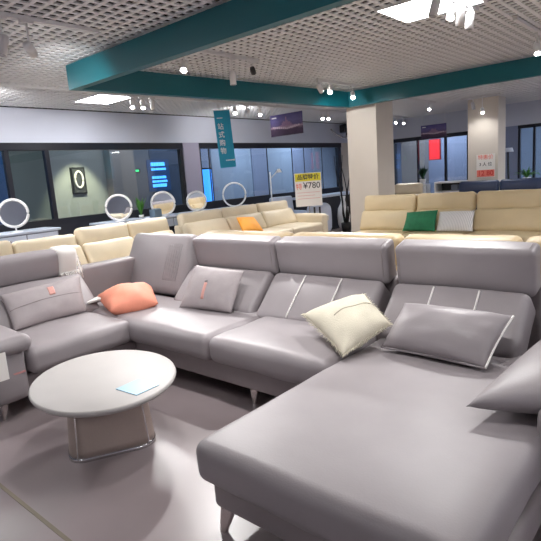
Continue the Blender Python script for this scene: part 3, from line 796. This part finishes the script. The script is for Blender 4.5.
plant('bright green fern beside the far pillar behind the navy sofa', (-3.35, 12.75, .92), .09, .10, 60, .34, 1.0, 1.0, 'leaf', .014, 3)
o = tag(obj('plinth', rboxm((0, 0, .46), (.36, .36, .92), .01, n=2), M['white']), 'white plinth under the bright fern by the far pillar', 'plinth'); o.location = (-3.35, 12.75, 0)

# teal-grey box and folded cloth on the vanities
o = tag(obj('gift_box', rboxm((0, 0, .07), (.16, .16, .14), .012, n=2), mat('blue grey card', (110, 132, 150), .6)), 'blue-grey box on the dressing table beside the lilac pier mirror', 'box'); o.location = (-7.6, 5.62, .89)
# desk lamp
t = thing('table_lamp', 'white adjustable lamp standing past the hoop mirror', 'lamp', (-7.72, 8.95, 0))
obj('foot', lathem([(.13, 0), (.13, .015), (.02, .03), (0, .03)], c=(-7.72, 8.95, 0), seg=24), M['white'], t, True)
obj('pole', tubem([(-7.72, 8.95, .03), (-7.72, 8.95, 1.55)], .014, 8), M['white'], t, True)
obj('arm', tubem([(-7.72, 8.95, 1.40), (-7.6, 9.10, 1.58)], .010, 8), M['white'], t, True)
obj('lamp_shade', lathem([(.03, .08), (.07, 0), (.065, 0), (0, .05)], c=(-7.6, 9.12, 1.53), seg=20), M['white'], t, True)
# white metal chair by the window
t = thing('lounge_chair', 'pale blue low armchair by the window beyond the hoop mirror', 'chair', (-7.78, 9.58, 0), R(70))
obj('seat', rboxm((0, 0, .40), (.62, .60, .16), .05, (0, 0, .02), 5), M['bluewhite'], t)
obj('backrest', rboxm((0, .27, .70), (.62, .12, .52), .05, (0, .02, 0), 5, rotx(-10)), M['bluewhite'], t)
for s in (-1, 1):
    obj('armrest', rboxm((s*.31, 0, .55), (.08, .60, .12), .03, n=4), M['bluewhite'], t)
    for q in (-1, 1): obj('leg', lathem([(.012, 0), (.02, .34)], c=(s*.26, q*.24, 0), seg=8), M['white'], t)
# low dark counter by the window wall
t = thing('display_counter', 'low dark display counter with pale top under the far windows', 'counter', (-7.8, 11.4, 0))
obj('body', boxm(-8.1, -7.5, 10.1, 12.6, 0, .84), M['dado'], t, True, False)
obj('top', boxm(-8.12, -7.46, 10.08, 12.62, .84, .89), M['bluewhite'], t, True, False)
# tub chair behind the price sign
t = thing('tub_chair', 'pale blue tub chair with dark stripes behind the yellow price sign', 'chair', (-7.05, 9.82, 0), R(36))
obj('shell', rboxm((0, 0, .42), (.54, .5, .66), .12, (.02, .02, .02), 6), M['bluewhite'], t)
obj('seat', rboxm((0, -.18, .44), (.44, .30, .14), .05, n=4), M['pale'], t)
for s in (-.10, .02): obj('stripe', boxm(s-.02, s+.02, -.275, -.258, .2, .7), M['ink'], t, smooth=False)
for s in (-1, 1):
    for q in (-1, 1): obj('leg', lathem([(.012, 0), (.018, .12)], c=(s*.22, q*.2, 0), seg=8), M['silver'], t)
# white vase with branches by the first pillar
o = tag(obj('floor_vase', lathem([(.08, 0), (.15, .18), (.165, .36), (.14, .56), (.07, .68), (.05, .76), (.065, .86), (.05, .86), (.04, .76), (0, .74)], seg=32, sy=.9), M['white']), 'tall white floor vase beside the first pillar', 'vase')
o.location = (-6.98, 10.75, 0)
t = thing('branch_arrangement', 'tall dark bare branches in a black pot beside the white vase', 'plant', (-6.72, 10.45, 0))
obj('pot', lathem([(.10, 0), (.13, .25), (.11, .25), (.10, .22), (0, .22)], c=(-6.72, 10.45, 0), seg=20), M['black'], t, True)
for k in range(5):
    a = k*1.3; pts = [(-6.72+.03*math.cos(a), 10.45+.03*math.sin(a), .2)]
    for j in range(1, 7): pts.append((-6.72+(.03+.035*j)*math.cos(a+.2*j)+.02*math.sin(j*2.1+k), 10.45+(.03+.03*j)*math.sin(a+.2*j), .2+j*.27))
    obj('branch', tubem(pts, .022, 6, r_end=.006), M['bark'], t, True)

# ---------------------------------------------------------------- signs
def face(p, n_ang):
    """matrix of a vertical board at p: local x right, y up, z out along world angle n_ang (deg)"""
    return Matrix.Translation(Vector(p)) @ Matrix.Rotation(R(n_ang+90), 4, 'Z') @ Matrix.Rotation(R(90), 4, 'X')
def sheet(w, h, d, Mx, cx=0, cy=0):
    bm = bmesh.new(); box(bm, cx-w/2, cx+w/2, cy-h/2, cy+h/2, -d, 0, Mx=Mx); return bm
# teal vertical banner
bx, by, bz = -6.5, 6.42, 2.14
F = face((bx, by, bz), -18) @ rotz(2.5)
t = thing('hanging_banner', 'narrow teal banner with white vertical lettering hung by the window', 'banner', (bx, by, 2.62))
obj('cloth', sheet(.30, .96, .006, F), M['banner'], t, True, False)
ch = '一站式购物'
for k, c_ in enumerate(ch):
    obj('character', text_mesh(c_, .115, F @ Matrix.Translation((-.055, .34-.135*k, .002)), .001, .001), M['white'], t, True, False)
bm = bmesh.new()
for k in range(5): box(bm, -.03+.03*k, -.008+.03*k, -.368, -.348, .0, .003, Mx=F)
box(bm, .115, .140, -.372, -.344, 0, .003, Mx=F)
obj('logo_strip', bm, M['white'], t, True, False)
for s in (-.12, .12):
    q = F @ Vector((s, .48, 0)); obj('hanging_wire', tubem([q, (q.x, q.y, 2.80)], .003, 5), M['whitemetal'], t, True)
obj('rod', tubem([F @ Vector((-.16, .482, -.003)), F @ Vector((.16, .482, -.003))], .008, 6), M['whitemetal'], t, True)
# posters
def poster(label, p, ang, w, h, tilt=0):
    F = face(p, ang) @ rotz(tilt)
    t = thing('hanging_poster', label, 'poster', (p[0], p[1], p[2]-h/2))
    ob = obj('print', boxm(-w/2, w/2, 0, .006, -h/2, h/2), M['poster'], t, smooth=False)
    ob.matrix_local = INV[t.name] @ F @ Matrix.Rotation(R(-90), 4, 'X')
    bm = bmesh.new()
    for k in range(11):
        a = .2*(1-abs(k-5)/6)*random.uniform(.6, 1.1); box(bm, (k-5.5)*w/26, (k-4.7)*w/26, -h*.08, -h*.08+a*h*2.0, 0, .003, Mx=F)
    obj('skyline_print', bm, mat('poster buildings', (150, 118, 150), .5), t, True, False)
    bm = bmesh.new()
    for k in range(14): box(bm, -w*.42+k*w*.06, -w*.42+k*w*.06+w*.045, -h*(.22-.10*abs(k-7)/7), -h*(.14-.10*abs(k-7)/7), 0, .003, Mx=F)
    obj('light_band', bm, mat('poster lights', (206, 186, 200), .5), t, True, False)
    bm = bmesh.new(); box(bm, -w*.45, -w*.3, h*.33, h*.39, 0, .003, Mx=F); obj('caption', bm, M['white'], t, True, False)
    for s in (-w*.45, w*.45):
        q = F @ Vector((s, h/2, 0)); obj('hanging_wire', tubem([q, (q.x, q.y, 2.80)], .003, 5), M['whitemetal'], t, True)
poster('purple night-city poster hung before the window wall', (-6.64, 8.30, 2.45), -90, .82, .42)
poster('purple night-city poster hung between the two pillars', (-5.20, 12.0, 2.22), -90, .62, .31)
# yellow topped price sign on a stand
sx_, sy_ = -6.78, 9.10
F = face((sx_, sy_, 1.115), -42) @ Matrix.Scale(1.085, 4)
t = thing('price_sign', 'tall white price sign with yellow header on a stand', 'price sign', (sx_, sy_, 0))
obj('board', sheet(.54, .66, .012, F), M['paper'], t, True, False)
obj('header', sheet(.52, .15, .003, F @ Matrix.Translation((0, 0, .003)), cy=.245), M['yellow'], t, True, False)
obj('header_text', text_mesh('品牌特价', .11, F @ Matrix.Translation((.0, .245, .004)), .001, .002), M['ink'], t, True, False)
obj('price_text', text_mesh('¥780', .17, F @ Matrix.Translation((.07, .075, .002)), .001, .001), M['ink'], t, True, False)
obj('tag_text', text_mesh('特', .13, F @ Matrix.Translation((-.19, .06, .002)), .001, .001), M['redsoft'], t, True, False)
bm = bmesh.new()
for k in range(3): box(bm, -.23, .23-.1*(k % 2), -.06-.06*k, -.05-.06*k, 0, .002, Mx=F)
obj('small_print', bm, mat('pink print', (226, 178, 176), .6), t, True, False)
obj('pole', tubem([F @ Vector((0, -.30, -.025)), (F @ Vector((0, -.3, -.025))).xy.to_3d()+Vector((0, 0, .02))], .014, 8), M['silver'], t, True)
q = F @ Vector((0, 0, -.025)); obj('foot', lathem([(.11, 0), (.11, .012), (.02, .025), (0, .025)], c=(q.x, q.y, 0), seg=24), M['silver'], t, True)
# red price notice on the far pillar
F = face((-3.97, 11.885, 1.345), -90)
t = thing('price_notice', 'white notice with red figures on the face of the far pillar', 'notice', (-3.97, 11.885, 1.1))
obj('sheet', sheet(.40, .50, .008, F), M['paper'], t, True, False)
obj('heading_text', text_mesh('特惠价', .11, F @ Matrix.Translation((0, .18, .002)), .001, .001), M['redsoft'], t, True, False)
obj('middle_text', text_mesh('3 人 位', .09, F @ Matrix.Translation((0, .03, .002)), .001, .001), M['ink'], t, True, False)
obj('price_band', sheet(.38, .15, .002, F @ Matrix.Translation((0, 0, .002)), cy=-.165), M['redsoft'], t, True, False)
obj('price_text', text_mesh('12 80', .15, F @ Matrix.Translation((0, -.165, .004)), .001, .003), M['red'], t, True, False)
# black speaker on the wall bracket beside the first pillar
t = thing('wall_projector', 'black projector lamp on a curved grey bracket beside the first pillar', 'projector', (-8.1, 12.75, 2.3))
obj('body', rboxm((-8.02, 12.72, 2.62), (.28, .34, .22), .03, n=3, Mx=rotz(-30)), M['black'], t, True)
obj('lens', lathem([(.07, 0), (.08, .06), (.05, .06), (0, .05)], c=(-7.90, 12.60, 2.62), Mx=rotz(-60) @ roty(90), seg=20), M['frame'], t, True)
obj('bracket', tubem([(-8.28, 12.3, 2.62), (-8.2, 12.35, 2.50), (-8.1, 12.5, 2.40), (-8.05, 12.7, 2.36), (-8.03, 12.72, 2.52)], .022, 8), M['silver'], t, True)
# second navy-sofa neighbour: floor lamp by the far windows
t = thing('floor_lamp', 'thin dark floor lamp with pale top beside the far pillar', 'lamp', (-4.0, 13.5, 0))
obj('pole', tubem([(-3.93, 13.5, .02), (-3.98, 13.5, 1.62)], .025, 8), M['frame'], t, True)
obj('lamp_shade', lathem([(.13, 0), (.10, .10), (0, .10)], c=(-3.98, 13.5, 1.62), seg=20), M['bluewhite'], t, True)
obj('foot', lathem([(.14, 0), (.14, .02), (0, .025)], c=(-3.95, 13.5, 0), seg=20), M['frame'], t, True)

# ---------------------------------------------------------------- added fill lights and the picture spot (beyond the glass)
def area(loc, sz, e, col=(1, 1, 1), rot=(0, 0, 0)):
    d = bpy.data.lights.new('fill_light', 'AREA'); d.size = sz; d.energy = e; d.color = col
    o = bpy.data.objects.new('fill_light', d); COL.objects.link(o); o.location = loc; o.rotation_euler = rot
for yy, e in ((3.5, 34), (6.5, 20), (8.0, 24), (10.5, 48), (13.0, 60)):  # bare area lights without fixtures, added to brighten the corridor
    area((-9.4, yy, 3.1), .8, e, (1, 1, .96) if yy < 7 else (.9, .95, 1))
area((-6.5, 15.1, 3.1), .8, 75, (.9, .95, 1)); area((-2, 15.1, 3.1), .8, 90, (.9, .95, 1))  # same added fill for the shop behind the far glass
d = bpy.data.lights.new('picture_light', 'SPOT'); d.energy = 420; d.color = (1, .88, .5); d.spot_size = R(54); d.spot_blend = .6; d.shadow_soft_size = .03
o = bpy.data.objects.new('picture_light', d); COL.objects.link(o)
o.matrix_world = aim((-9.5, 5.8, 2.9), (XC, 5.70, .45))

# ---------------------------------------------------------------- world, camera, view
w = bpy.data.worlds.new('world'); SC.world = w; w.use_nodes = True
w.node_tree.nodes['Background'].inputs['Color'].default_value = (.55, .6, .7, 1); w.node_tree.nodes['Background'].inputs['Strength'].default_value = .05
cam = bpy.data.cameras.new('camera'); co = bpy.data.objects.new('camera', cam); COL.objects.link(co); SC.camera = co
pit, rol, yaw, fpx = R(10.3), R(4.2), R(41.5), 515.
fw = Vector((-math.sin(yaw)*math.cos(pit), math.cos(yaw)*math.cos(pit), -math.sin(pit)))
rt = Vector((math.cos(yaw), math.sin(yaw), 0)); up = rt.cross(fw)
Rv = math.cos(rol)*rt-math.sin(rol)*up; Uv = math.sin(rol)*rt+math.cos(rol)*up
co.matrix_world = Matrix(((Rv.x, Uv.x, -fw.x, 0), (Rv.y, Uv.y, -fw.y, 0), (Rv.z, Uv.z, -fw.z, 1.45), (0, 0, 0, 1)))
cam.sensor_fit = 'HORIZONTAL'; cam.sensor_width = 36; cam.lens = fpx/541*36; cam.clip_start = .05; cam.clip_end = 100
vs = SC.view_settings
vs.view_transform = 'Standard'; vs.look = 'None'; vs.gamma = 1; vs.exposure = 0.3; vs.use_curve_mapping = False
SC.cycles.use_denoising = True; SC.cycles.max_bounces = 8; SC.cycles.sample_clamp_indirect = 4.0
